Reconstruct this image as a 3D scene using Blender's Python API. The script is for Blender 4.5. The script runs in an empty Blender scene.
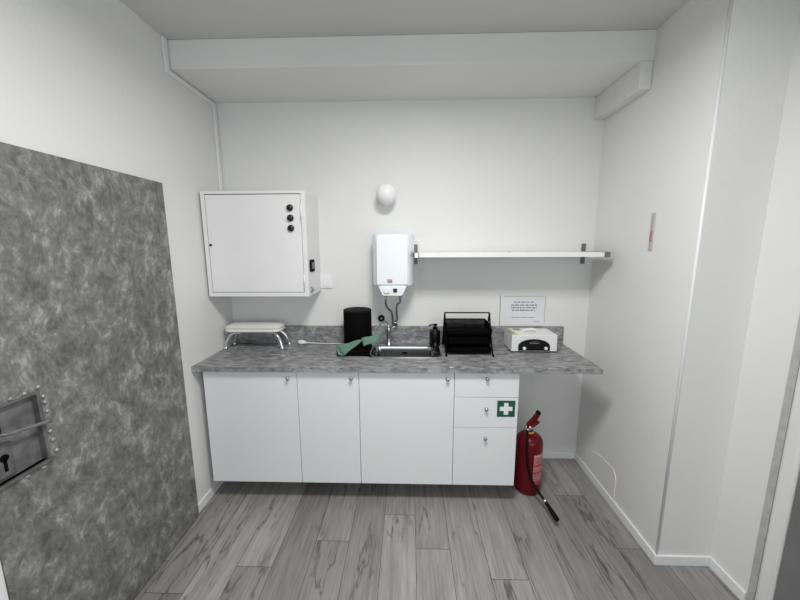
import bpy, bmesh, math, random
from mathutils import Vector, Matrix
random.seed(7)
sc = bpy.context.scene
COL = sc.collection
PI = math.pi

# ---------------------------------------------------------------- materials
def mat(name, base=(.8,.8,.8), rough=.5, metal=0., spec=.5, coat=0.):
    m = bpy.data.materials.new(name); m.use_nodes = True
    b = m.node_tree.nodes['Principled BSDF']
    b.inputs['Base Color'].default_value = (*base, 1)
    b.inputs['Roughness'].default_value = rough
    b.inputs['Metallic'].default_value = metal
    b.inputs['Specular IOR Level'].default_value = spec
    b.inputs['Coat Weight'].default_value = coat
    return m, m.node_tree, b
def nd(nt, typ, **kw):
    n = nt.nodes.new(typ)
    for k, v in kw.items(): setattr(n, k, v)
    return n
def coords(nt, scale=(1,1,1), kind='Object'):
    tc = nd(nt, 'ShaderNodeTexCoord'); mp = nd(nt, 'ShaderNodeMapping')
    mp.inputs['Scale'].default_value = scale
    nt.links.new(tc.outputs[kind], mp.inputs['Vector'])
    return mp.outputs['Vector']
def noise(nt, vec, scale, detail=4, rough=.5, dist=0.):
    n = nd(nt, 'ShaderNodeTexNoise'); n.inputs['Scale'].default_value = scale
    n.inputs['Detail'].default_value = detail; n.inputs['Roughness'].default_value = rough
    n.inputs['Distortion'].default_value = dist
    nt.links.new(vec, n.inputs['Vector']); return n.outputs['Fac']
def ramp(nt, fac, stops):
    r = nd(nt, 'ShaderNodeValToRGB'); e = r.color_ramp.elements
    while len(e) < len(stops): e.new(.5)
    for i, (p, c) in enumerate(stops):
        e[i].position = p; e[i].color = (*c, 1) if len(c) == 3 else c
    nt.links.new(fac, r.inputs['Fac']); return r.outputs['Color']
def bump(nt, b, h, strength, dist=.01):
    n = nd(nt, 'ShaderNodeBump'); n.inputs['Strength'].default_value = strength
    n.inputs['Distance'].default_value = dist
    nt.links.new(h, n.inputs['Height']); nt.links.new(n.outputs['Normal'], b.inputs['Normal'])
def mix(nt, fac, a, b_, mode='MIX'):
    n = nd(nt, 'ShaderNodeMix', data_type='RGBA', blend_type=mode)
    if isinstance(fac, (int, float)): n.inputs[0].default_value = fac
    else: nt.links.new(fac, n.inputs[0])
    for s, v in ((6, a), (7, b_)):
        if isinstance(v, tuple): n.inputs[s].default_value = (*v, 1)
        else: nt.links.new(v, n.inputs[s])
    return n.outputs[2]
def mth(nt, op, a, b_=None):
    n = nd(nt, 'ShaderNodeMath', operation=op)
    for i, v in enumerate((a, b_)):
        if v is None: continue
        if isinstance(v, (int, float)): n.inputs[i].default_value = v
        else: nt.links.new(v, n.inputs[i])
    return n.outputs[0]
def painted(name, c, rough=.5, var=.05, sc_=4., bs=.0, bscale=60, **kw):
    m, nt, b = mat(name, c, rough, **kw)
    v = coords(nt); f = noise(nt, v, sc_, 3)
    lo = tuple(x*(1-var) for x in c); hi = tuple(min(1, x*(1+var)) for x in c)
    nt.links.new(ramp(nt, f, [(.3, lo), (.7, hi)]), b.inputs['Base Color'])
    if bs: bump(nt, b, noise(nt, v, bscale, 4, .6), bs, .004)
    return m

M = {}
M['wall'] = painted('wall_plaster', (.775,.775,.763), .55, .02, 1.5, .35, 90)
M['ceiling'] = painted('ceiling_paint', (.64,.64,.62), .7, .02, 1.5, .2, 70)
M['trim'] = painted('white_trim_paint', (.82,.83,.84), .4, .02)
M['filler'] = painted('grey_filler', (.46,.46,.455), .9, .1, 30, .5, 120)
M['cabinet'] = painted('white_melamine', (.80,.81,.825), .38, .012, 3)
M['box'] = painted('white_powder_coat', (.80,.80,.80), .35, .015, 6, .05, 150)
M['boxin'] = painted('dark_gap', (.10,.10,.10), .8, .1)
M['heater'] = painted('white_enamel', (.80,.835,.875), .22, .01, 5)
M['plastic'] = painted('white_plastic', (.84,.84,.84), .35, .01, 5)
M['opal'] = painted('opal_glass', (.88,.88,.88), .18, .01, 5)
M['chrome'] = painted('chrome', (.80,.80,.81), .12, .04, 8, metal=1.)
M['steel'] = painted('brushed_steel', (.50,.50,.51), .3, .06, 40, metal=1.)
M['basin'] = painted('polished_basin_steel', (.42,.42,.42), .16, .06, 40, metal=1.)
M['bracket'] = painted('bracket_grey', (.16,.16,.16), .4, .1, 40)
M['dsteel'] = painted('aged_steel', (.17,.17,.17), .42, .3, 25, .3, 60, metal=.5)
M['dsteel2'] = painted('aged_steel_plate', (.18,.18,.18), .45, .35, 20, .3, 60, metal=.3)
M['black'] = painted('black_plastic', (.003,.003,.003), .8, .2, 20, spec=.06)
M['blackgloss'] = painted('black_gloss', (.004,.004,.005), .3, .1, 10, spec=.3)
M['rivet'] = painted('rivet_steel', (.34,.34,.335), .35, .2, 30, metal=.5)
M['rubber'] = painted('black_rubber', (.005,.005,.005), .7, .2, 20, spec=.12)
M['redblack'] = painted('dark_red_lens', (.014,.002,.003), .35, .1, 10)
M['red'] = painted('red_enamel', (.115,.001,.005), .3, .1, 6, spec=.3)
M['redlabel'] = painted('label_red', (.40,.05,.07), .45, .1, 30)
M['redprint'] = painted('print_red', (.55,.05,.05), .5, .05, 30)
M['print'] = painted('print_dark', (.10,.10,.12), .6, .1, 30)
M['printwhite'] = painted('print_white', (.62,.45,.45), .6, .08, 30)
M['yellow'] = painted('yellow_collar', (.45,.33,.04), .5, .1, 20)
M['green'] = painted('sign_green', (.004,.085,.05), .5, .05, 10)
M['white'] = painted('sign_white', (.80,.82,.81), .5, .02, 10)
M['paper'] = painted('paper', (.73,.73,.76), .7, .015, 8)
M['holder'] = painted('acrylic_holder', (.79,.79,.78), .15, .01, 8)
M['cloth'] = painted('green_cloth', (.135,.25,.195), .9, .12, 60, .3, 300)
M['packet'] = painted('yellow_green_packet', (.36,.36,.18), .6, .25, 60)
M['fabric_black'] = painted('black_fabric', (.003,.003,.003), .95, .3, 60, spec=.05)
M['vinyl'] = painted('cream_vinyl', (.74,.74,.70), .38, .02, 12, .1, 160)
M['aged'] = painted('yellowed_strip', (.50,.47,.43), .6, .08, 60)
M['redplastic'] = painted('faded_red', (.42,.22,.17), .6, .1, 40)
M['darkdoor'] = painted('shaded_door_grey', (.17,.17,.172), .5, .1, 4)  # dark grey puts the shade on the right-hand door leaf into its colour

# mottled grey door (brushed decorative plaster)
def mottled():
    m, nt, b = mat('mottled_grey_plaster', (.2,.2,.2), .5)
    v = coords(nt)
    f1 = noise(nt, coords(nt, (1,1,.9)), 11, 8, .7, .25)
    f2 = noise(nt, v, 30, 6, .75, .8)
    w = nd(nt, 'ShaderNodeTexNoise'); w.inputs['Scale'].default_value = 5; nt.links.new(v, w.inputs['Vector'])
    add = nd(nt, 'ShaderNodeVectorMath', operation='MULTIPLY_ADD'); add.inputs[1].default_value = (.22,.22,.22)
    nt.links.new(w.outputs['Color'], add.inputs[0]); nt.links.new(v, add.inputs[2])
    mp = nd(nt, 'ShaderNodeMapping'); mp.inputs['Scale'].default_value = (26,34,13); mp.inputs['Rotation'].default_value = (.6,0,0)
    nt.links.new(add.outputs[0], mp.inputs['Vector'])
    f3 = noise(nt, mp.outputs['Vector'], 1.3, 5, .65, .8)
    s = mth(nt, 'ADD', mth(nt, 'MULTIPLY', f1, .50), mth(nt, 'ADD', mth(nt, 'MULTIPLY', f2, .2), mth(nt, 'MULTIPLY', f3, .30)))
    c = ramp(nt, s, [(.41,(.095,.095,.091)),(.475,(.15,.151,.145)),(.53,(.21,.211,.203)),(.60,(.37,.372,.36))])
    nt.links.new(c, b.inputs['Base Color'])
    bump(nt, b, s, .15, .006)
    return m
M['mottled'] = mottled()

def worktop_mat():
    m, nt, b = mat('grey_concrete_laminate', (.2,.2,.2), .42)
    f1 = noise(nt, coords(nt, (3.2,6,6)), 4.5, 8, .72, .5)
    f2 = noise(nt, coords(nt, (7,20,20)), 2.2, 6, .65, .6)
    s = mth(nt, 'ADD', mth(nt, 'MULTIPLY', f1, .7), mth(nt, 'MULTIPLY', f2, .30))
    c = ramp(nt, s, [(.38,(.085,.085,.09)),(.46,(.19,.191,.197)),(.53,(.29,.291,.297)),(.62,(.43,.432,.44))])
    nt.links.new(c, b.inputs['Base Color'])
    bump(nt, b, s, .05, .002)
    return m
M['worktop'] = worktop_mat()

def floor_mat():
    m, nt, b = mat('grey_oak_planks', (.3,.3,.3), .48)
    at = nd(nt, 'ShaderNodeAttribute'); at.attribute_name = 'plank'
    sep = nd(nt, 'ShaderNodeSeparateColor'); nt.links.new(at.outputs['Color'], sep.inputs['Color'])
    tc = nd(nt, 'ShaderNodeTexCoord')
    off = nd(nt, 'ShaderNodeVectorMath', operation='MULTIPLY_ADD'); off.inputs[1].default_value = (17,23,9)
    nt.links.new(at.outputs['Color'], off.inputs[0]); nt.links.new(tc.outputs['Object'], off.inputs[2])
    def mp(s):
        n = nd(nt, 'ShaderNodeMapping'); n.inputs['Scale'].default_value = s
        nt.links.new(off.outputs[0], n.inputs['Vector']); return n.outputs['Vector']
    grain = noise(nt, mp((40,1.7,1)), 1.6, 8, .72, .35)
    wide = noise(nt, mp((7,1.1,1)), 1.3, 4, .6, .8)
    fine = noise(nt, mp((170,6,1)), 1.5, 4, .6)
    cr = noise(nt, mp((6.5,.8,1)), 1.15, 4, .6, .35)           # dark cracks run along contour lines of this
    crack = mth(nt, 'ABSOLUTE', mth(nt, 'SUBTRACT', cr, .5))
    crk = ramp(nt, crack, [(0,(1,1,1)),(.006,(.6,.6,.6)),(.022,(0,0,0))])
    gate = noise(nt, mp((3,1.6,1)), 1.3, 2, .5)
    gt = ramp(nt, gate, [(.44,(0,0,0)),(.60,(1,1,1))])
    cf = mth(nt, 'MULTIPLY', crk, gt)
    knot = nd(nt, 'ShaderNodeTexVoronoi'); knot.inputs['Scale'].default_value = 1.0
    nt.links.new(mp((5.5,1.9,1)), knot.inputs['Vector'])
    kn = ramp(nt, knot.outputs['Distance'], [(0,(1,1,1)),(.035,(.9,.9,.9)),(.10,(0,0,0))])
    kn = mth(nt, 'MULTIPLY', kn, mth(nt, 'GREATER_THAN', noise(nt, mp((3,1,1)), 2.0, 1), .5))
    s = mth(nt, 'ADD', mth(nt, 'MULTIPLY', grain, .45), mth(nt, 'ADD', mth(nt, 'MULTIPLY', wide, .35), mth(nt, 'MULTIPLY', fine, .2)))
    c = ramp(nt, s, [(.30,(.13,.122,.118)),(.44,(.24,.230,.224)),(.56,(.33,.320,.312)),(.72,(.42,.408,.397))])
    tone = ramp(nt, sep.outputs['Green'], [(0,(.76,.735,.72)),(1,(1.16,1.165,1.15))])
    c = mix(nt, 1., c, tone, 'MULTIPLY')
    c = mix(nt, mth(nt, 'MULTIPLY', cf, .85), c, (.055,.05,.05))
    c = mix(nt, mth(nt, 'MULTIPLY', kn, .8), c, (.06,.055,.055))
    nt.links.new(c, b.inputs['Base Color'])
    bump(nt, b, grain, .10, .002)
    return m
M['floor'] = floor_mat()
M['gap'] = painted('plank_gap', (.035,.033,.033), .9, .1)

def perforated():
    m, nt, b = mat('black_wire_mesh', (.003,.003,.003), .8, spec=.06)
    v = coords(nt, (1,1,1)); sp = nd(nt, 'ShaderNodeSeparateXYZ'); nt.links.new(v, sp.inputs[0])
    def band(o):
        return mth(nt, 'GREATER_THAN', mth(nt, 'FRACT', mth(nt, 'MULTIPLY', o, 330)), .42)
    holes = mth(nt, 'MULTIPLY', band(sp.outputs[0]), band(mth(nt, 'ADD', sp.outputs[1], sp.outputs[2])))
    nt.links.new(mth(nt, 'SUBTRACT', 1, holes), b.inputs['Alpha'])
    return m
M['mesh'] = perforated()

# ---------------------------------------------------------------- mesh helpers
def box(bm, x0, x1, y0, y1, z0, z1, mi=0):
    if x0 > x1: x0, x1 = x1, x0
    if y0 > y1: y0, y1 = y1, y0
    vs = [bm.verts.new(p) for p in ((x0,y0,z0),(x1,y0,z0),(x1,y1,z0),(x0,y1,z0),(x0,y0,z1),(x1,y0,z1),(x1,y1,z1),(x0,y1,z1))]
    for f in ((0,3,2,1),(4,5,6,7),(0,1,5,4),(1,2,6,5),(2,3,7,6),(3,0,4,7)):
        bm.faces.new([vs[i] for i in f]).material_index = mi
def prism(bm, pts, axis, a0, a1, mi=0):
    """pts 2-D outline, extruded along axis ('x','y','z') from a0 to a1"""
    def P(p, a):
        return {'z': (p[0],p[1],a), 'y': (p[0],a,p[1]), 'x': (a,p[0],p[1])}[axis]
    A = [bm.verts.new(P(p,a0)) for p in pts]; B = [bm.verts.new(P(p,a1)) for p in pts]
    n = len(pts)
    bm.faces.new(A).material_index = mi; bm.faces.new(list(reversed(B))).material_index = mi
    for i in range(n):
        bm.faces.new([A[i],B[i],B[(i+1)%n],A[(i+1)%n]]).material_index = mi
def frame_of(d):
    d = Vector(d).normalized(); u = Vector((0,0,1)) if abs(d.z) < .9 else Vector((1,0,0))
    a = d.cross(u).normalized(); return a, d.cross(a).normalized()
def tube(bm, pts, r, n=10, mi=0, cap=True):
    """tube along points; r a number or list"""
    pts = [Vector(p) for p in pts]; rs = r if isinstance(r, (list,tuple)) else [r]*len(pts)
    rings = []; a = None
    for i, p in enumerate(pts):
        d = (pts[min(i+1,len(pts)-1)] - pts[max(i-1,0)]).normalized()
        if a is None: a, b = frame_of(d)
        else:
            a = (a - d*a.dot(d)).normalized(); b = d.cross(a)
        rings.append([bm.verts.new(p + (a*math.cos(t)+b*math.sin(t))*rs[i]) for t in [2*PI*k/n for k in range(n)]])
    for i in range(len(rings)-1):
        for k in range(n):
            f = bm.faces.new([rings[i][k],rings[i][(k+1)%n],rings[i+1][(k+1)%n],rings[i+1][k]]); f.material_index = mi; f.smooth = True
    if cap:
        bm.faces.new(list(reversed(rings[0]))).material_index = mi; bm.faces.new(rings[-1]).material_index = mi
def lathe(bm, prof, c, axis='z', n=40, mi=0, sx=1, sy=1):
    """profile (r, h) turned about an axis through c"""
    rings = []
    for r, h in prof:
        ring = []
        for k in range(n):
            t = 2*PI*k/n; u, v = r*math.cos(t)*sx, r*math.sin(t)*sy
            p = {'z': (u,v,h), 'y': (u,h,v), 'x': (h,u,v)}[axis]
            ring.append(bm.verts.new((c[0]+p[0], c[1]+p[1], c[2]+p[2])))
        rings.append(ring)
    for i in range(len(rings)-1):
        for k in range(n):
            f = bm.faces.new([rings[i][k],rings[i][(k+1)%n],rings[i+1][(k+1)%n],rings[i+1][k]]); f.material_index = mi; f.smooth = True
    bm.faces.new(rings[0]).material_index = mi; bm.faces.new(rings[-1]).material_index = mi
def spline(pts, k=6):
    """Catmull-Rom through the points"""
    P = [Vector(p) for p in pts]; P = [P[0]*2-P[1]] + P + [P[-1]*2-P[-2]]; out = []
    for i in range(1, len(P)-2):
        for j in range(k):
            t = j/k
            out.append(.5*((2*P[i]) + (P[i+1]-P[i-1])*t + (2*P[i-1]-5*P[i]+4*P[i+1]-P[i+2])*t*t + (3*P[i]-P[i-1]-3*P[i+1]+P[i+2])*t**3))
    out.append(P[-2]); return out
def rounded(x0, x1, y0, y1, r, k=6):
    o = []
    for cx, cy, a in ((x1-r,y1-r,0),(x0+r,y1-r,PI/2),(x0+r,y0+r,PI),(x1-r,y0+r,3*PI/2)):
        for j in range(k+1):
            t = a + PI/2*j/k; o.append((cx+r*math.cos(t), cy+r*math.sin(t)))
    return o
def obj(name, bm, mats, parent=None, bevel=0, loc=None, smooth=False):
    bmesh.ops.recalc_face_normals(bm, faces=bm.faces)
    me = bpy.data.meshes.new(name)
    bm.to_mesh(me); bm.free()
    if not isinstance(mats, (list,tuple)): mats = [mats]
    for m in mats: me.materials.append(m)
    o = bpy.data.objects.new(name, me); COL.objects.link(o)
    base = Vector(parent['_o']) if parent is not None and '_o' in parent else Vector((0,0,0))
    org = Vector(loc) if loc else base
    if parent is not None:
        o.parent = parent; o.location = org - base
    elif loc: o.location = org
    if org.length > 0: me.transform(Matrix.Translation(-org))
    o['_o'] = tuple(org)
    if bevel:
        b = o.modifiers.new('bevel','BEVEL'); b.width = bevel; b.segments = 3; b.limit_method = 'ANGLE'
        b.harden_normals = False
    if smooth or bevel:
        me.polygons.foreach_set('use_smooth', [True]*len(me.polygons))
        me.set_sharp_from_angle(angle=math.radians(38))
    return o
def B(): return bmesh.new()
def bx(name, d, m, parent=None, bevel=0, loc=None):
    b = B(); box(b, *d); return obj(name, b, m, parent, bevel, loc)
def thing(name, label, cat, loc, group=None):
    o = bpy.data.objects.new(name, None); COL.objects.link(o); o.location = loc; o['_o'] = tuple(loc)
    o.empty_display_size = .05
    o['label'] = label; o['category'] = cat
    if group: o['group'] = group
    return o
def tag(o, label, cat, group=None):
    o['label'] = label; o['category'] = cat
    if group: o['group'] = group
    return o
def struct(o): o['kind'] = 'structure'; return o

# ---------------------------------------------------------------- dimensions
XL, D, ZC = -1.313, 2.426, 2.738
YB = -2.6
ZT = .92
YP = 1.544            # face of the wall return on the right

# ---------------------------------------------------------------- floor
b = B()
box(b, XL-.1, 2.2, YB-.1, D+.1, -.06, -.0025, 1)
lay = None
cl = b.loops.layers.float_color.new('plank')
ends = {-6:1.335, -4:1.478, -2:1.641, 0:1.835, 1:1.602, 3:1.44, 6:2.02, 7:1.628, -5:2.25, -3:.95, -1:1.05, 2:1.02, 4:.9, 5:2.3, 8:1.1}
tones = {-6:.55,-5:.35,-4:.95,-3:.12,-2:.72,-1:.25,0:.80,1:.7,2:.78,3:.85,4:.62,5:.75,6:.6,7:.5}
W, L, g = .186, 1.29, .0011
for i in range(-8, 12):
    x0 = -.149 + W*i; x1 = x0 + W
    e = ends.get(i, 1.5); y = e - 5*L; k = 0
    while y < D:
        a0, a1 = max(y, YB), min(y+L, D); 
        if a1 > a0 and x1 > XL and x0 < 2.1:
            c0, c1 = max(x0, XL), min(x1, 2.1)
            f = b.faces.new([b.verts.new(p) for p in ((c0+g,a0+g,0),(c1-g,a0+g,0),(c1-g,a1-g,0),(c0+g,a1-g,0))])
            tone = tones.get(i, .5) if abs(y-e) < .01 else random.random()*.75+.15
            if abs(y+L-e) < .01: tone = (tones.get(i,.5)+.55) % 1
            if i == 0 and abs(y+L-e) < .01: tone = .95
            if i == -4 and abs(y+L-e) < .01: tone = .45
            if i == 1 and abs(y+L-e) < .01: tone = .72
            if i == 3 and abs(y+L-e) < .01: tone = .66
            rc = (random.random(), tone, random.random(), 1)
            for lp in f.loops: lp[cl] = rc
        y += L
fl = struct(obj('floor', b, [M['floor'], M['gap']]))

# ---------------------------------------------------------------- room shell
struct(bx('wall_back', (XL-.1, 1.7, D, D+.1, 0, ZC), M['wall']))
struct(bx('wall_left', (XL-.1, XL, YB, D, 0, ZC), M['wall']))
struct(bx('ceiling', (XL-.1, 2.2, YB-.1, D+.1, ZC, ZC+.08), M['ceiling']))
struct(bx('wall_rear', (XL-.1, 2.2, YB-.1, YB, 0, ZC), M['wall']))
b = B(); prism(b, [(1.292,D),(1.2781,YP+.0065),(1.2845,YP),(1.75,YP),(1.75,D)], 'z', 0, ZC)
struct(obj('wall_right', b, M['wall']))
struct(bx('wall_right_front', (1.55, 1.75, 1.352, YP, 0, ZC), M['wall']))
struct(bx('wall_right_near', (1.55, 1.75, YB, .33, 0, ZC), M['wall']))
struct(bx('wall_right_over_door', (1.55, 1.75, .33, 1.352, 2.08, ZC), M['wall']))
# ceiling beam and the boxed pipe chase under it
struct(bx('trim_1', (XL, 1.289, 1.981, D, 2.591, ZC), M['wall'], bevel=.004))
b = B(); prism(b, [(1.220,1.981),(1.2845,1.981),(1.2915,D),(1.224,D)], 'z', 2.453, 2.591)
struct(obj('trim_2', b, M['wall'], bevel=.004))
# corner bead down the wall return, raised patch low on the right wall
b = B(); tube(b, [(1.2848,YP+.0066,.0565),(1.2848,YP+.0066,ZC)], .0074, 24)
struct(obj('trim_3', b, M['trim']))
b = B()
pz = [(1.921,0.06),(1.921,.19)] + [(1.921+.05*(1-math.cos(t)), .19+.055*math.sin(t)) for t in (PI/8,PI/4,3*PI/8,PI/2)] + [(2.10,.237),(2.22,.205),(2.40,.125),(2.40,0.06)]
def xr(y): return 1.278 + (1.292-1.278)*(y-YP)/(D-YP)
A1 = [b.verts.new((xr(p[0])-.0035, p[0], p[1])) for p in pz]; A2 = [b.verts.new((xr(p[0])+.002, p[0], p[1])) for p in pz]
b.faces.new(A1); b.faces.new(A2[::-1])
for i in range(len(pz)): b.faces.new([A1[i],A2[i],A2[(i+1)%len(pz)],A1[(i+1)%len(pz)]])
struct(obj('trim_4', b, M['wall'], bevel=.0015))
# baseboards
def bb(name, prof_pts):
    b = B()
    prism(b, prof_pts, 'z', 0, .056); return struct(obj(name, b, M['trim'], bevel=.003))
bb('baseboard_left', [(XL,1.81),(XL+.012,1.81),(XL+.012,D-.012),(XL,D-.012)])
bb('baseboard_back', [(XL,D-.012),(1.29,D-.012),(1.29,D),(XL,D)])
bb('baseboard_right', [(1.278,YP-.012),(1.266,YP-.012),(xr(D)-.012,D-.012),(xr(D),D-.012)])
bb('baseboard_return', [(1.278,YP-.012),(1.278,YP),(1.55,YP),(1.55,YP-.012)])
bb('baseboard_right_front', [(1.538,1.354),(1.55,1.354),(1.55,YP-.012),(1.538,YP-.012)])

# ---------------------------------------------------------------- door_1: old steel door skimmed in mottled grey, with open lock pocket
XF = -1.284
d1 = thing('door_1', 'large mottled grey door on the left wall with riveted steel lock box', 'door', (XF-.02,1.34,0)); d1['kind'] = 'structure'
py0, py1, pz0, pz1 = .80, 1.064, .893, 1.142
b = B()
y0, y1, z0, z1 = .60, 1.791, .013, 1.962
# leaf: left edge of the covering slants in from the door frame
for dd in ((XL,XF,py1,y1,z0,z1),(XL,XF,.885,py1,z0,pz0),(XL,XF,.885,py1,pz1,z1)): box(b, *dd)
box(b, XL, XF, .60, .885, pz1, z1); 
obj('door_leaf', b, M['mottled'], d1, loc=(XF,1.34,.98))
bx('door_frame', (XL, XF-.004, .845, .884, 0, pz0-.005), M['trim'], d1, .002)
bx('lock_pocket_plate', (XL, XF-.018, .60, py1, pz0, pz1), M['dsteel2'], d1)
b = B()
# pocket rim: top, bottom flange and far side, standing proud of the skim coat
box(b, XF-.018, XF+.004, .60, py1+.004, pz1-.006, pz1+.003)
box(b, XF-.018, XF+.012, .60, py1+.008, pz0-.008, pz0)
box(b, XF-.018, XF+.005, py1-.008, py1+.004, pz0, pz1)
obj('pocket_rim', b, M['dsteel'], d1, .0015)
for (ry, rz) in ((.985,1.152),(1.025,1.152),(1.068,1.157),(1.078,1.118),(1.080,1.095),(1.082,1.06),(1.080,.985),(1.084,.95),(1.09,.905),(.95,1.15),(.90,.878),(.99,.874),(1.04,.872)):
    b = B(); lathe(b, [(.0078,-.001),(.0078,.001),(.0065,.0045),(.0030,.0068)], (XF,ry,rz), 'x', 12)
    obj('rivet', b, M['rivet'], d1)
b = B(); tube(b, spline([(XF-.012,.925,1.058),(XF+.014,.935,1.057),(XF+.022,.95,1.052),(XF+.022,1.0,1.044),(XF+.018,1.07,1.030)]), .0062, 10)
obj('door_handle', b, M['dsteel2'], d1)
bx('handle_socket', (XF-.018, XF+.004,   .90, .945, 1.046, 1.082), M['rubber'], d1, .003)
lp = bx('keyhole_plate', (XF-.018, XF-.010, .922, .974, .902, 1.015), M['dsteel'], d1, .003)
b = B(); lathe(b, [(.0125,-.001),(.0125,.001)], (XF-.0095,.948,.968), 'x', 18); box(b, XF-.0105, XF-.0085, .9435, .9525, .922, .962)
obj('keyhole', b, M['black'], lp)

# ---------------------------------------------------------------- door_2 at the right edge
d2 = thing('door_2', 'shaded grey door with white casing at the right edge of the photo', 'door', (1.6,.85,0)); d2['kind'] = 'structure'
b = B(); box(b, 1.542, 1.75, 1.258, 1.322, 0, 2.08); box(b, 1.542, 1.75, .33, .40, 0, 2.08); box(b, 1.542, 1.75, .40, 1.258, 2.02, 2.08)
obj('door_casing', b, M['wall'], d2, .015)
bx('door_leaf', (1.552, 1.592, .402, 1.256, .008, 2.018), M['darkdoor'], d2, .002)
struct(bx('trim_5', (1.5485, 1.75, 1.322, 1.352, 0, 2.08), M['filler']))

# ---------------------------------------------------------------- cable trunking in the left corner
b = B()
box(b, XL+.001, XL+.012, 1.940, 1.972, 2.557, ZC-.002)
box(b, XL+.001, XL+.012, 1.972, 2.382, 2.557, 2.583)
box(b, XL+.001, XL+.012, 2.382, 2.414, 1.985, 2.583)
tag(obj('cable_trunking', b, M['plastic'], bevel=.002, loc=(XL,2.4,2.0)), 'thin white cable trunking running from the ceiling down the left corner', 'cable trunking')

# ---------------------------------------------------------------- electrical cabinet
ex0, ex1, ey, ez0, ez1 = -1.298, -.643, 2.13, 1.314, 1.974
e = thing('electrical_box', 'large white metal electrical cabinet on the back wall, left', 'electrical box', ((ex0+ex1)/2, D, ez0))
b = B()
t = .02
box(b, ex0, ex0+t, ey, D, ez0, ez1); box(b, ex1-t, ex1, ey, D, ez0, ez1)
box(b, ex0+t, ex1-t, ey, D, ez1-.018, ez1); box(b, ex0+t, ex1-t, ey, D, ez0, ez0+.026)
box(b, ex0+t, ex1-t, D-.01, D, ez0+.026, ez1-.018)
box(b, ex0+t, ex0+t+.004, ey, ey+.03, ez0+.026, ez1-.018)
box(b, ex1-t-.008, ex1-t, ey, ey+.03, ez0+.026, ez1-.018)
obj('cabinet_body', b, M['box'], e, .0015)
dr = bx('cabinet_door', (ex0+.0275, ex1-.0310, ey+.002, ey+.016, ez0+.0295, ez1-.0225), M['box'], e, .0015)
bx('gap_shade', (ex0+.025, ex1-.029, ey+.018, ey+.024, ez0+.027, ez1-.019), M['boxin'], e)  # dark sheet behind the door, paints the shade in the gap around it
for zz in (1.870, 1.808, 1.746):
    b = B(); lathe(b, [(.019,.002),(.021,-.004),(.019,-.012),(.014,-.017),(.004,-.019)], (-.738,ey,zz), 'y', 28)
    obj('signal_lamp', b, M['redblack'], dr)
b = B(); lathe(b, [(.0075,.003),(.0075,-.003),(.004,-.005)], (-1.258,ey,1.644), 'y', 16); obj('lock', b, M['black'], dr)
for z0_, z1_ in ((1.79,1.89),(1.375,1.455)):
    b = B(); tube(b, [(-.6705,ey-.001,z0_),(-.6705,ey-.001,z1_)], .0055, 10); box(b,-.674,-.667,ey-.008,ey,z0_-.006,z0_+.002)
    obj('hinge', b, M['box'], dr)
b = B(); prism(b, rounded(2.166,2.262,1.468,1.548,.016), 'x', ex1-.002, ex1+.008)
sw = obj('rotary_switch', b, M['rubber'], e, .003)
b = B(); prism(b, rounded(2.19,2.238,1.487,1.529,.01), 'x', ex1+.007, ex1+.016); obj('switch_grip', b, M['bracket'], sw, .002)
b = B(); tube(b, spline([(ex1,2.165,1.372),(ex1+.012,2.175,1.36),(ex1+.012,2.19,1.345),(ex1,2.2,1.345)]), .004, 8); lathe(b, [(.012,-.001),(.012,.004),(.006,.008)], (ex1,2.183,1.342), 'x', 16)
obj('cable_gland', b, M['steel'], e)

# ---------------------------------------------------------------- wall switch
w = thing('light_switch', 'small square white switch beside the electrical cabinet', 'switch', (-.597,D,1.38))
b = B(); prism(b, rounded(-.645,-.558,1.333,1.428,.008), 'y', D-.010, D); obj('switch_plate', b, M['plastic'], w, .003)
b = B(); box(b, -.628, -.574, D-.0145, D-.009, 1.350, 1.411); obj('rocker', b, M['plastic'], w, .002)

# ---------------------------------------------------------------- globe wall lamp
g_ = thing('globe_lamp', 'round white opal globe lamp on the wall above the water heater', 'lamp', (-.153,D,1.978))
b = B(); lathe(b, [(.040,-.03),(.052,-.026),(.055,-.018),(.055,0)], (-.153,D,1.962), 'y', 40); obj('lamp_base', b, M['plastic'], g_)
b = B(); pr = [(max(.0012,.068*math.sin(PI*i/24)), -.068*math.cos(PI*i/24)) for i in range(25)]
lathe(b, pr, (-.153,D-.094,1.979), 'y', 48); obj('globe', b, M['opal'], g_)

# ---------------------------------------------------------------- water heater
h = thing('water_heater', 'small boxy white water heater mounted above the sink', 'water heater', (-.105,D,1.31))
def hx(x0,x1,y0,y1,r):
    return rounded(x0,x1,y0,y1,r,6)
b = B()
# tank: rounded front, wider skirt at the wall
P = [(-.248,D-.002),(-.248,2.30)] + [(-.248+.028*(1-math.cos(t)),2.25+.05*(1-math.sin(t))) for t in ()] + [(-.240,2.262),(-.228,2.215),(-.206,2.184),(-.175,2.174),(-.04,2.174),(-.010,2.184),(.012,2.215),(.026,2.262),(.034,2.30),(.034,D-.002)]
def ring(z, s):
    cx, cy = -.107, 2.35
    return [b.verts.new((cx+(p[0]-cx)*s, cy+(p[1]-cy)*s if p[1] < 2.35 else p[1], z)) for p in P]
rs = [ring(1.368,.93), ring(1.378,1.0), ring(1.69,1.0), ring(1.706,.97), ring(1.712,.90)]
for i in range(len(rs)-1):
    for k in range(len(P)): b.faces.new([rs[i][k],rs[i][(k+1)%len(P)],rs[i+1][(k+1)%len(P)],rs[i+1][k]])
b.faces.new(rs[0]); b.faces.new(rs[-1])
obj('tank', b, M['heater'], h, smooth=True)
b = B(); prism(b, rounded(-.210,-.008,1.384,1.696,.012), 'y', 2.168, 2.178)
obj('front_panel', b, M['heater'], h, .004)
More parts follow.
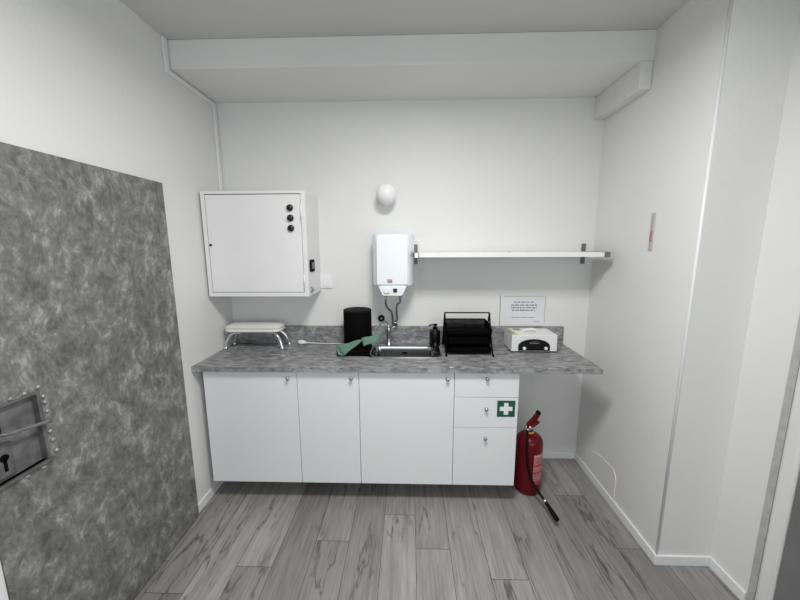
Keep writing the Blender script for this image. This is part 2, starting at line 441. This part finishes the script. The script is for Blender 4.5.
b = B(); prism(b, [(-.202,1.376),(-.016,1.376),(-.040,1.318),(-.050,1.310),(-.168,1.310),(-.178,1.318)], 'y', 2.172, 2.36)
cp = obj('control_housing', b, M['heater'], h, .005)
b = B(); prism(b, rounded(-.165,-.128,1.333,1.362,.006), 'y', 2.160, 2.176); obj('temperature_dial', b, M['plastic'], cp, .002)
b = B(); prism(b, rounded(-.104,-.078,1.336,1.360,.003), 'y', 2.165, 2.176); obj('power_switch', b, M['redblack'], cp, .001)
b = B()
box(b, -.142, -.108, 2.1668, 2.1685, 1.413, 1.420)
for i, (xx, ww) in enumerate(((-.140,.007),(-.131,.006),(-.1235,.007),(-.115,.006))): box(b, xx, xx+ww, 2.1665, 2.1685, 1.398, 1.410, 1)
obj('brand_mark', b, [M['redprint'], M['print']], h)
for xx in (-.163, -.062):
    b = B(); lathe(b, [(.009,0),(.009,.012),(.012,.014),(.012,.034),(.009,.036),(.009,.045)], (xx,2.325,1.268), 'z', 14); obj('pipe_fitting', b, M['steel'], h)

def hose(lab, pts):
    b = B(); tube(b, spline(pts, 8), .0068, 10)
    o = obj('water_hose', b, M['dsteel'], loc=pts[0]); tag(o, lab, 'hose'); return o
hose('left dark braided hose curving down from the white water heater', [(-.163,2.325,1.27),(-.164,2.335,1.228),(-.150,2.35,1.195),(-.128,2.365,1.168),(-.120,2.38,1.125),(-.118,2.385,1.08),(-.107,2.388,1.055)])
hose('right dark braided hose bending down from the white water heater', [(-.062,2.325,1.27),(-.064,2.335,1.242),(-.085,2.35,1.222),(-.090,2.362,1.18),(-.088,2.37,1.14),(-.086,2.384,1.105),(-.102,2.405,1.085)])
t_ = thing('pipe_valve', 'small chrome valve on the wall just above the backsplash', 'valve', (-.104,D,1.07))
b = B(); tube(b, [(-.104,D,1.078),(-.104,2.398,1.074)], .011, 12); tube(b, [(-.109,2.404,1.092),(-.098,2.404,1.055)], .010, 12); obj('valve_body', b, M['chrome'], t_)
b = B(); tube(b, [(-.098,2.392,1.072),(-.092,2.376,1.070)], [.012,.010], 12); obj('valve_knob', b, M['chrome'], t_)
b = B(); lathe(b, [(.024,0),(.024,-.012),(.019,-.016),(.013,-.014),(.012,-.006)], (-.204,D,1.109), 'y', 28)
b2 = b; c_ = thing('cable_outlet', 'small round black cable outlet on the wall left of the hoses', 'outlet', (-.204,D,1.109))
obj('outlet_ring', b, M['rubber'], c_)
b = B(); lathe(b, [(.011,-.004),(.011,-.012),(.008,-.014)], (-.204,D,1.109), 'y', 20); obj('outlet_centre', b, M['dsteel2'], c_)

# ---------------------------------------------------------------- worktop, backsplash
sx0, sx1, sy0, sy1 = -.262, .196, 2.106, 2.332          # sink cut-out
b = B()
wy0, wy1 = 1.900, D-.001; zb = ZT-.030
outer = [(XL+.001,wy0),(1.128,wy0),(1.128,wy1),(XL+.001,wy1)]
box(b, XL+.001, sx0, wy0, wy1, zb, ZT); box(b, sx1, 1.128, wy0, wy1, zb, ZT)
box(b, sx0, sx1, wy0, sy0, zb, ZT); box(b, sx0, sx1, sy1, wy1, zb, ZT)
bmesh.ops.remove_doubles(b, verts=b.verts, dist=1e-5)
# drop the internal faces between the four blocks
ctr = {}
for f in b.faces: ctr.setdefault(tuple(round(c,4) for c in f.calc_center_median()), []).append(f)
bmesh.ops.delete(b, geom=[f for v in ctr.values() if len(v) > 1 for f in v], context='FACES_ONLY')
tag(obj('worktop', b, M['worktop'], loc=(-.1,2.16,ZT)), 'long grey concrete-look laminate worktop over the white base cabinets', 'worktop')
bx_ = bx('backsplash', (XL+.001, 1.121, D-.019, D-.001, ZT+.0005, 1.052), M['worktop'], bevel=.001, loc=(-.1,D,ZT))
tag(bx_, 'low grey laminate upstand along the back of the worktop', 'backsplash')
b = B(); prism(b, rounded(-.012,.012,-.004,.004,.003), 'z', 0, .0012)
o = obj('plaster_speck', b, M['plastic']); o.location = (.252, 1.915, ZT); tag(o, 'small white blob on the front edge of the worktop right of the sink', 'speck')

# ---------------------------------------------------------------- sink
s = thing('sink', 'stainless steel inset sink in the grey worktop', 'sink', (-.033,2.219,ZT))
b = B()
def loop(x0,x1,y0,y1,r,z): return [b.verts.new((p[0],p[1],z)) for p in rounded(x0,x1,y0,y1,r,6)]
lv = [loop(-.282,.214,2.086,2.350,.050,ZT+.0006), loop(-.281,.213,2.087,2.349,.050,ZT+.004), loop(-.270,.202,2.098,2.338,.048,ZT+.005),
      loop(-.258,.190,2.111,2.326,.060,ZT+.001), loop(-.254,.186,2.115,2.322,.062,ZT-.02), loop(-.244,.176,2.125,2.312,.065,ZT-.125), loop(-.222,.154,2.147,2.290,.05,ZT-.142)]
for i in range(len(lv)-1):
    n = len(lv[i])
    for k in range(n): b.faces.new([lv[i][k],lv[i][(k+1)%n],lv[i+1][(k+1)%n],lv[i+1][k]])
b.faces.new(lv[-1])
obj('basin', b, M['basin'], s, smooth=True)
b = B(); lathe(b, [(.030,0),(.030,.003),(.020,.0025),(.012,.001)], (-.033,2.219,ZT-.1418), 'z', 24); obj('drain', b, M['chrome'], s)
b = B(); prism(b, rounded(-.050,-.012,ZT-.050,ZT-.034,.006), 'y', 2.314, 2.320); obj('overflow', b, M['rubber'], s)

# ---------------------------------------------------------------- faucet
f_ = thing('faucet', 'chrome tap with long curved spout at the back of the sink', 'faucet', (-.148,2.373,ZT))
b = B(); lathe(b, [(.023,.0008),(.023,.006),(.014,.010),(.013,.085),(.015,.088),(.015,.125),(.010,.132)], (-.148,2.373,ZT), 'z', 24); obj('tap_body', b, M['steel'], f_)
b = B(); tube(b, spline([(-.148,2.373,1.035),(-.150,2.355,1.075),(-.165,2.32,1.105),(-.188,2.265,1.112),(-.205,2.215,1.096),(-.232,2.165,1.072),(-.238,2.155,1.052)]), .0050, 10); obj('spout', b, M['steel'], f_)
b = B(); tube(b, [(-.148,2.373,1.035),(-.118,2.365,1.055),(-.100,2.36,1.062)], [.007,.005,.0045], 10); obj('lever', b, M['steel'], f_)

# ---------------------------------------------------------------- base cabinets
yc = 1.9265; zt_, zb_ = .8885, .1405
xs = [-1.2615, -.6825, -.3045, .2725, .6600]
def knob(x, z, par, label=None):
    b = B(); lathe(b, [(.006,0),(.006,-.009),(.0105,-.013),(.0120,-.018),(.0095,-.0225),(.004,-.024)], (x,yc-.0003,z), 'y', 20)
    return obj('knob', b, M['steel'], par, loc=(x,yc,z))
def carcass(x0, x1, lab):
    t = thing('base_cabinet', lab, 'cabinet', ((x0+x1)/2, 2.17, 0), 'white base cabinets under the worktop')
    b = B(); k = .016; yf, yb = yc+.019, D-.03
    box(b, x0+.0005, x0+k, yf, yb, zb_+.002, zt_); box(b, x1-k, x1-.0005, yf, yb, zb_+.002, zt_)
    box(b, x0+k, x1-k, yf, yb, zb_+.002, zb_+.018); box(b, x0+k, x1-k, yb-.006, yb, zb_+.018, zt_-.02)
    box(b, x0+k, x1-k, yf, yf+.05, zt_-.016, zt_)
    obj('cabinet_body', b, M['cabinet'], t)
    for lx in (x0+.045, x1-.045):
        for ly in (2.14, D-.07):
            b = B(); lathe(b, [(.022,.0005),(.024,.004),(.016,.012),(.015,.125),(.026,.132),(.026,.1425)], (lx,ly,0), 'z', 16)
            obj('leg', b, M['black'], t)
    return t
cabs = [(0,1,'leftmost white base cabinet, wide door with knob at top right'),
        (1,2,'narrow white base cabinet, the second from the left'),
        (2,3,'wide white base cabinet directly below the sink')]
kx = [-.733, -.3485, .2305]
for i, (a, c, lab) in enumerate(cabs):
    t = carcass(xs[a], xs[c], lab)
    dd = bx('door', (xs[a]+.0015, xs[c]-.0015, yc, yc+.018, zb_, zt_-.002), M['cabinet'], t, .0012)
    knob(kx[i], .846, dd)
t = carcass(xs[3], xs[4], 'white three-drawer base unit with green first-aid sticker, right end')
zz = [zb_, .5310, .7280, zt_-.002]
kz = [.466, .658, .850]
for i in range(3):
    dd = bx('drawer', (xs[3]+.0015, xs[4]-.0015, yc, yc+.018, zz[i]+(.0015 if i else 0), zz[i+1]-.0015), M['cabinet'], t, .0012)
    knob(.466, kz[i], dd)
    if i == 1:
        b = B(); x0, x1, z0, z1 = .5335, .6415, .604, .709
        box(b, x0, x1, yc-.0008, yc+.0004, z0, z1, 0)
        cx, cz = (x0+x1)/2, (z0+z1)/2
        box(b, cx-.038, cx+.038, yc-.0014, yc-.0006, cz-.0135, cz+.0135, 1)
        box(b, cx-.0135, cx+.0135, yc-.0014, yc-.0006, cz+.0135, cz+.038, 1); box(b, cx-.0135, cx+.0135, yc-.0014, yc-.0006, cz-.038, cz-.0135, 1)
        st = obj('first_aid_sticker', b, [M['green'], M['white']], dd); st['label'] = 'green square first-aid sticker with white cross'

# ---------------------------------------------------------------- shelf with brackets
sh = thing('wall_shelf', 'long white wall shelf with grey metal end brackets', 'shelf', (.63,D,1.575))
bx('shelf_board', (.062, 1.206, 2.128, D-.004, 1.562, 1.591), M['trim'], sh, .001)
for x0, x1 in ((.030,.060),(1.208,1.238)):
    b = B(); box(b, x0, x1, D-.006, D, 1.505, 1.645)
    obj('bracket_plate', b, M['bracket'], sh, .002)
    b = B(); box(b, x0, x1, 2.122, D-.006, 1.559, 1.593)
    br = obj('bracket_arm', b, M['bracket'], sh, .001)
b = B(); box(b, .034, .057, 2.112, 2.122, 1.560, 1.590); obj('end_cap', b, M['trim'], sh, .001)
b = B(); lathe(b, [(.004,0),(.011,.001),(.011,.003),(.006,.0045)], (.63,2.16,1.5925), 'z', 14)
o = obj('screw_cover', b, M['steel'], sh)

# ---------------------------------------------------------------- framed notice
n_ = thing('notice_sign', 'printed notice in clear holder on the wall above the backsplash', 'notice', (.83,D,1.06))
b = B(); prism(b, rounded(.662,1.000,1.053,1.284,.006), 'y', D-.004, D); obj('holder', b, M['holder'], n_, .0015)
bx('paper_sheet', (.685,.979,D-.0055,D-.0035,1.066,1.270), M['paper'], n_)
b = B(); box(b,.659,.664,D-.006,D-.0005,1.054,1.283); box(b,.685,.979,D-.006,D-.0005,1.2705,1.2745); box(b,.981,.984,D-.006,D-.0005,1.07,1.27)
obj('holder_edge', b, M['filler'], n_)
r2 = random.Random(3)
for z, xa, xb, hh in ((1.229,.757,.903,.007),(1.207,.737,.925,.008),(1.188,.738,.925,.008),(1.169,.745,.912,.008),(1.117,.745,.914,.0045),(1.088,.905,.950,.004)):
    x = xa; b = B()
    while x < xb:
        ww = r2.uniform(.012,.034); x2 = min(x+ww, xb)
        # a word: a row of small strokes
        q = x
        while q < x2-.002:
            sw_ = r2.uniform(.0028,.0048); box(b, q, min(q+sw_,x2), D-.0059, D-.0054, z-hh/2, z+hh/2*r2.choice((1,1,1.5))); q += sw_+.0012
        x = x2+.006
    obj('text_line', b, M['print'], n_)

# ---------------------------------------------------------------- sterilizer
u = thing('sterilizer_box', 'white box-shaped sterilizer with black arched control panel on worktop', 'appliance', (.84,2.3,ZT))
b = B(); prism(b, [(.688,.929),(.992,.929),(.990,1.043),(.690,1.043)], 'y', 2.205, 2.396); obj('housing', b, M['box'], u, .004)
for fx in (.705,.975):
    for fy in (2.225,2.375):
        b = B(); lathe(b, [(.010,.0003),(.011,.004),(.011,.0095)], (fx,fy,ZT), 'z', 12); obj('foot', b, M['rubber'], u)
b = B()
ar = [(.733,.936),(.941,.936),(.941,.968)] + [(.837+.104*math.cos(a), .968+.047*math.sin(a)) for a in [PI*i/16 for i in range(1,16)]] + [(.733,.968)]
prism(b, ar, 'y', 2.197, 2.2065); pn = obj('control_panel', b, M['blackgloss'], u, .001)
for kx_ in (.770,.913):
    b = B(); lathe(b, [(.011,0),(.0105,-.010),(.008,-.0115)], (kx_,2.197,.954), 'y', 20); obj('dial', b, M['plastic'], pn)
b = B(); box(b, .805,.868,2.1962,2.1972,.985,.992); box(b, .822,.852,2.1962,2.1972,.997,1.0); obj('panel_marking', b, M['bracket'], pn)
b = B(); tube(b, spline([(.793,2.30,1.0425),(.798,2.295,1.052),(.815,2.288,1.062),(.84,2.285,1.064),(.865,2.288,1.062),(.882,2.295,1.052),(.887,2.30,1.0425)]), .0075, 10); obj('lid_handle', b, M['plastic'], u)
b = B(); tube(b, [(.692,2.25,1.004),(.9885,2.25,1.004)], .0005, 6); b.free()
pk = B(); box(pk, -.022,.022,-.085,.085,0,.003,0); box(pk, .004,.020,-.080,.080,.003,.0045,1); 
box(pk, .022,.075,.030,.085,0,.0025,0)
o = obj('paper_packet', pk, [M['packet'], M['paper']]); o.location = (.7115,2.300,1.0436)
tag(o, 'small yellow-green paper packet on the left of the white sterilizer lid', 'packet')

# ---------------------------------------------------------------- letter tray
lt = thing('letter_tray', 'black wire-mesh three-tier letter tray standing on the worktop', 'letter tray', (.395,2.25,ZT))
x0, x1 = .243, .546
for x in (x0, x1):
    b = B(); top = (x, 2.262, 1.183)
    tube(b, spline([(x,2.118,.9265),(x,2.150,.955),(x,2.195,1.03),top],5), .0052, 8)
    tube(b, spline([(x,2.388,.9265),(x,2.355,.965),(x,2.315,1.05),top],5), .0052, 8)
    lathe(b, [(.0065,.0003),(.007,.006),(.005,.010)], (x,2.117,ZT), 'z', 10); lathe(b, [(.0065,.0003),(.007,.006),(.005,.010)], (x,2.389,ZT), 'z', 10)
    obj('side_frame', b, M['black'], lt)
b = B(); tube(b, [(x0,2.262,1.183),(x1,2.262,1.183)], .0045, 8); obj('top_bar', b, M['black'], lt)
for z in (.935, 1.001, 1.067):
    b = B(); a0, a1, c0, c1 = x0+.006, x1-.006, 2.150, 2.375
    hgt = .048
    box(b, a0, a1, c0, c1, z, z+.002); box(b, a0, a1, c1-.002, c1, z, z+hgt)
    for xx in (a0, a1-.002): prism(b, [(c0,z),(c1,z),(c1,z+hgt),(c0+.07,z+hgt),(c0+.01,z+.014)], 'x', xx, xx+.002)
    box(b, a0, a1, c0, c0+.002, z, z+.014)
    tr = obj('tray', b, M['mesh'], lt)
    b = B()
    for xx in (a0, a1): tube(b, [(xx,c0,z+.014),(xx,c0+.07,z+hgt),(xx,c1,z+hgt)], .0035, 8)
    tube(b, [(a0,c1,z+hgt),(a1,c1,z+hgt)], .0035, 8); tube(b, [(a0,c0,z+.014),(a1,c0,z+.014)], .0035, 8)
    tube(b, [(a0,c0,z),(a1,c0,z)], .003, 8)
    obj('tray_rim', b, M['black'], tr)
# black folders lying in the lower trays
for z, lab in ((.9375,'black folder in the lowest tier of the letter tray'),(1.0035,'black folder in the middle tier of the letter tray')):
    tag(bx('document_folder', (x0+.018, x1-.018, 2.158, 2.36, z, z+.030), M['fabric_black'], bevel=.003, loc=(.39,2.25,z)), lab, 'folder')

# ---------------------------------------------------------------- soap dispenser
sd = thing('soap_dispenser', 'black pump soap bottle behind the right end of the sink', 'soap dispenser', (.187,2.366,ZT))
b = B(); lathe(b, [(.034,.0003),(.038,.004),(.038,.102),(.034,.112),(.014,.120),(.014,.128)], (.187,2.367,ZT), 'z', 28); obj('bottle', b, M['blackgloss'], sd)
b = B(); lathe(b, [(.016,.127),(.016,.138),(.006,.140),(.006,.148),(.016,.149),(.018,.157),(.006,.160)], (.187,2.367,ZT), 'z', 20); tube(b, [(.187,2.367,ZT+.154),(.150,2.355,ZT+.154),(.140,2.352,ZT+.147)], .005, 8)
obj('pump', b, M['black'], sd)

# ---------------------------------------------------------------- black canister, pouch, green cloth
cn = thing('black_canister', 'tall black cylindrical canister standing left of the sink', 'canister', (-.359,2.284,ZT))
b = B(); lathe(b, [(.094,.0003),(.097,.004),(.0965,.268),(.095,.272)], (-.359,2.284,ZT), 'z', 56); obj('canister_body', b, M['black'], cn)
b = B(); lathe(b, [(.0955,.2725),(.0965,.274),(.0965,.279),(.093,.282),(.070,.2825)], (-.359,2.284,ZT), 'z', 56); obj('lid', b, M['rubber'], cn)
b = B(); prism(b, rounded(-.478,-.262,2.108,2.176,.02), 'z', ZT+.0005, ZT+.040)
o = obj('black_pouch', b, M['fabric_black'], bevel=.008, loc=(-.37,2.14,ZT)); tag(o, 'flat black pouch lying in front of the black canister', 'pouch')
b = B()
V = [Vector(p) for p in ((-.476,2.112,.990),(-.452,2.085,.972),(-.428,2.096,.926),(-.462,2.100,.928),
     (-.325,2.095,1.030),(-.290,2.100,1.040),(-.306,2.100,1.012),(-.190,2.150,1.055),(-.178,2.16,1.062),(-.212,2.140,1.008),(-.275,2.110,.992))]
A, Bq, Cq, Dq, E, F, G, H, I, J, K = V
def patch(a, b_, c, d, n=8, sag=.0):
    g2 = [[None]*(n+1) for _ in range(n+1)]
    for i in range(n+1):
        for j in range(n+1):
            s_, t2 = i/n, j/n
            p = a*(1-s_)*(1-t2)+b_*s_*(1-t2)+c*s_*t2+d*(1-s_)*t2
            p = p + Vector((0,0,-sag*math.sin(PI*s_)*math.sin(PI*t2) + .0022*math.sin(9*s_+5*t2)))
            g2[i][j] = b.verts.new(p)
    for i in range(n):
        for j in range(n):
            f = b.faces.new([g2[i][j],g2[i+1][j],g2[i+1][j+1],g2[i][j+1]]); f.smooth = True
patch(A, E+Vector((0,0,.006)), F, Cq, 8, .0)      # large light fold from left tip up to the right
patch(A, Cq, Dq+Vector((0,0,.004)), A+Vector((.004,-.004,-.03)), 6, .0)
patch(F+Vector((-.02,.01,.004)), I, J, K+Vector((-.02,0,.0)), 8, .0)
bmesh.ops.remove_doubles(b, verts=b.verts, dist=1e-4)
o = obj('green_cloth', b, M['cloth'], smooth=True, loc=(-.33,2.13,1.0))
sm = o.modifiers.new('thickness','SOLIDIFY'); sm.thickness = .003; sm.offset = 0
tag(o, 'folded green cloth draped from tap spout over the black pouch', 'cloth')

# ---------------------------------------------------------------- cable with plug
pc = thing('power_cable', 'white power cable with plug lying on the worktop by the backsplash', 'cable', (-.785,2.375,ZT))
b = B(); tube(b, [(-.815,2.375,.938),(-.806,2.375,.938),(-.782,2.375,.937),(-.772,2.375,.936),(-.752,2.375,.935)], [.010,.0165,.0165,.012,.006], 16); obj('plug', b, M['plastic'], pc)
b = B(); tube(b, spline([(-.756,2.375,.935),(-.70,2.380,.930),(-.62,2.384,.927),(-.54,2.388,.9245),(-.43,2.395,.9245),(-.27,2.398,.9245)]), .0036, 8); obj('cord', b, M['plastic'], pc)

# ---------------------------------------------------------------- hand rest (cushion on chrome legs)
hr = thing('hand_rest', 'cream padded hand rest on curved chrome legs on the worktop', 'hand rest', (-1.09,2.30,ZT))
b = B()
def hl(dx, z): return [b.verts.new((p[0],p[1],z)) for p in rounded(-1.287+dx,-.893-dx,2.225+dx,2.378-dx,.045-dx*.5,6)]
L2 = [hl(.010,1.046),hl(.001,1.052),hl(0,1.060),hl(.004,1.067),hl(.001,1.073),hl(0,1.080),hl(.012,1.088),hl(.026,1.095),hl(.048,1.099)]
for i in range(len(L2)-1):
    n = len(L2[i])
    for k in range(n): b.faces.new([L2[i][k],L2[i][(k+1)%n],L2[i+1][(k+1)%n],L2[i+1][k]])
b.faces.new(L2[0]); b.faces.new(L2[-1])
obj('cushion', b, M['vinyl'], hr, smooth=True)
bx('cushion_base', (-1.255,-.925,2.250,2.355,1.040,1.047), M['steel'], hr, .002)
for fx, fy, tx, ty in ((-1.290,2.252,-1.205,2.268),(-.888,2.252,-.965,2.268),(-1.284,2.362,-1.205,2.345),(-.876,2.362,-.965,2.345)):
    b = B(); dx, dy = fx-tx, fy-ty
    tube(b, spline([(tx-.3*dx,ty,1.036),(tx+dx*.25,ty+dy*.1,1.034),(tx+dx*.62,ty+dy*.5,1.010),(tx+dx*.88,ty+dy*.8,.970),(fx,fy,.935)]), .0105, 12)
    lg = obj('leg', b, M['chrome'], hr)
    b = B(); lathe(b, [(.014,.0003),(.0165,.006),(.015,.016),(.010,.021)], (fx,fy,ZT), 'z', 16); obj('foot_cap', b, M['chrome'], lg)

# ---------------------------------------------------------------- thermometer on right wall
th = thing('wall_thermometer', 'narrow weathered wall thermometer strip on the right wall', 'thermometer', (1.283,1.846,1.607))
def xrr(y): return xr(y)
b = B(); box(b, xr(1.846)-.006, xr(1.846)+.001, 1.832, 1.858, 1.607, 1.80, 0); obj('strip', b, M['aged'], th, .002)
b = B()
for k in range(11):
    z = 1.700+k*.0085; box(b, xr(1.846)-.0068, xr(1.846)-.0058, 1.834+(k%3)*.003, 1.850+(k%2)*.006, z, z+.0045)
obj('printed_scale', b, M['filler'], th)
bx('end_mark', (xr(1.846)-.0068, xr(1.846)-.0058, 1.831, 1.859, 1.607, 1.611), M['filler'], th)
bx('red_column', (xr(1.846)-.0070, xr(1.846)-.0055, 1.836, 1.853, 1.650, 1.705), M['redplastic'], th)

# ---------------------------------------------------------------- fire extinguisher
fx_, fy_ = .801, 2.088
fe = thing('fire_extinguisher', 'red fire extinguisher on the floor right of the drawer unit', 'fire extinguisher', (fx_,fy_,0))
b = B()
pr = [(.070,.0005),(.081,.006),(.085,.020),(.086,.03),(.086,.345)] + [(.024+.062*math.cos(a), .345+.062*math.sin(a)) for a in [PI/2*i/8 for i in range(1,8)]] + [(.024,.408),(.020,.420),(.020,.428)]
lathe(b, pr, (fx_,fy_,0), 'z', 56); cy_ = obj('cylinder', b, M['red'], fe)
b = B(); lathe(b, [(.025,.409),(.025,.418),(.021,.420)], (fx_,fy_,0), 'z', 24); obj('neck_collar', b, M['yellow'], fe)
b = B(); lathe(b, [(.017,.419),(.017,.450),(.013,.458)], (fx_,fy_,0), 'z', 20); tube(b, [(fx_,fy_,.438),(fx_-.030,fy_-.030,.438)], .010, 12)
tube(b, [(fx_-.018,fy_,.447),(fx_-.034,fy_,.452)], [.006,.009], 12)
obj('valve', b, M['steel'], fe)
b = B(); prism(b, [(fx_-.022,.448),(fx_+.012,.448),(fx_+.030,.480),(fx_+.062,.545),(fx_+.060,.557),(fx_+.048,.559),(fx_+.034,.546),(fx_-.004,.494),(fx_-.024,.470)], 'y', fy_-.011, fy_+.011)
hd = obj('squeeze_lever', b, M['red'], fe, .003)
b = B(); prism(b, [(fx_+.000,.440),(fx_+.018,.448),(fx_+.058,.484),(fx_+.056,.490),(fx_+.022,.474),(fx_-.004,.458)], 'y', fy_-.012, fy_+.012); obj('carry_handle', b, M['red'], fe, .002)
b = B(); tube(b, [(fx_+.046,fy_-.012,.549),(fx_+.046,fy_+.012,.549)], .012, 16); obj('lever_tip', b, M['rubber'], hd)
# hose hanging down the front of the cylinder
b = B(); tube(b, spline([(fx_-.030,fy_-.030,.438),(fx_-.044,fy_-.075,.425),(fx_-.050,fy_-.096,.38),(fx_-.048,fy_-.100,.30),(fx_-.032,fy_-.108,.20),(fx_-.004,fy_-.128,.125),(fx_+.024,fy_-.175,.088),(fx_+.034,fy_-.205,.080)],8), .0082, 12)
hs = obj('discharge_hose', b, M['rubber'], fe)
b = B(); tube(b, [(fx_+.032,fy_-.200,.081),(fx_+.038,fy_-.224,.076)], .0088, 14); obj('ferrule', b, M['chrome'], hs)
b = B(); tube(b, [(fx_+.037,fy_-.222,.0765),(fx_+.042,fy_-.240,.073),(fx_+.058,fy_-.325,.058),(fx_+.060,fy_-.335,.056)], [.009,.0115,.0155,.0145], 14); obj('nozzle', b, M['rubber'], hs)
# curved label following the cylinder
def curved(b, a0, a1, z0, z1, r, n=12, mi=0):
    o_, i_ = [], []
    for k in range(n+1):
        a = a0+(a1-a0)*k/n
        for lst, rr in ((o_, r), (i_, .0855)):
            lst.append([b.verts.new((fx_+rr*math.cos(a), fy_+rr*math.sin(a), z)) for z in (z0, z1)])
    for k in range(n):
        b.faces.new([o_[k][0],o_[k+1][0],o_[k+1][1],o_[k][1]]).material_index = mi
        b.faces.new([i_[k][0],i_[k][1],i_[k+1][1],i_[k+1][0]]).material_index = mi
        b.faces.new([o_[k][1],o_[k+1][1],i_[k+1][1],i_[k][1]]).material_index = mi
        b.faces.new([o_[k][0],i_[k][0],i_[k+1][0],o_[k+1][0]]).material_index = mi
    for k in (0, n): b.faces.new([o_[k][0],o_[k][1],i_[k][1],i_[k][0]]).material_index = mi
a_l = -PI/2 + math.radians(3); a_r = -PI/2 + math.radians(66)
b = B(); curved(b, a_l, a_r, .085, .300, .0866)
lb = obj('instruction_label', b, M['redlabel'], cy_)
b = B(); r3 = random.Random(5)
a = a_l+.06
while a < a_r-.1:                                              # bold heading letters
    curved(b, a, a+.075, .281, .296, .0871, 2); a += .115
for k in range(13):
    z = .268-.0125*k
    if k in (4, 8): continue
    a = a_l+.05
    end = a_r-.05-r3.random()*.25
    while a < end:
        w_ = r3.uniform(.05,.16); curved(b, a, min(a+w_, end), z, z+.0042, .0870, 2); a += w_+.04
curved(b, a_l, a_l+.018, .088, .298, .0869, 1)
obj('label_print', b, M['printwhite'], lb)

# ---------------------------------------------------------------- camera (pose solved from the photograph)
cam = bpy.data.cameras.new('camera'); co = bpy.data.objects.new('camera', cam); COL.objects.link(co)
cam.sensor_width = 36; cam.lens = 336.5766/800*36; cam.clip_start = .02
pitch, yaw, roll = .1592, .0275, -.0040
Rv = Vector((math.cos(yaw), math.sin(yaw), 0)); F0 = Vector((-math.sin(yaw), math.cos(yaw), 0)); U0 = Vector((0,0,1))
Fv = F0*math.cos(pitch)-U0*math.sin(pitch); U = U0*math.cos(pitch)+F0*math.sin(pitch)
R2 = Rv*math.cos(roll)+U*math.sin(roll); U2 = U*math.cos(roll)-Rv*math.sin(roll)
m3 = Matrix((R2, U2, -Fv)).transposed()
co.matrix_world = Matrix.Translation((0,0,1.6337)) @ m3.to_4x4()
sc.camera = co

# ---------------------------------------------------------------- lights
def area(name, loc, target, sx, sy, power, col):
    l = bpy.data.lights.new(name, 'AREA'); l.shape = 'RECTANGLE'; l.size = sx; l.size_y = sy; l.energy = power; l.color = col
    o = bpy.data.objects.new(name, l); COL.objects.link(o); o.location = loc
    d = Vector(target)-Vector(loc); o.rotation_euler = d.to_track_quat('-Z','Y').to_euler(); return o
area('ceiling_panel', (.1, .88, ZC-.03), (.1,.88,0), .42, .42, 34, (1,.99,.97)).data.spread = 2.95
area('rear_window', (.3, YB+.03, 1.5), (.3,0,1.5), 1.6, 1.3, 17, (.88,.95,1))
area('side_fill', (1.5, -1.4, 1.5), (-1,-1.4,1.5), 1.2, 1.3, 19, (.92,.96,1))  # fill light added on the unseen right side to balance the walls
wd = bpy.data.worlds.new('world'); sc.world = wd; wd.use_nodes = True
wd.node_tree.nodes['Background'].inputs[0].default_value = (.8,.85,.9,1); wd.node_tree.nodes['Background'].inputs[1].default_value = .3

sc.view_settings.view_transform = 'Standard'; sc.view_settings.look = 'None'
sc.view_settings.exposure = .08; sc.view_settings.gamma = 1; sc.view_settings.use_curve_mapping = False
for o in list(bpy.data.objects):
    if '_o' in o: del o['_o']
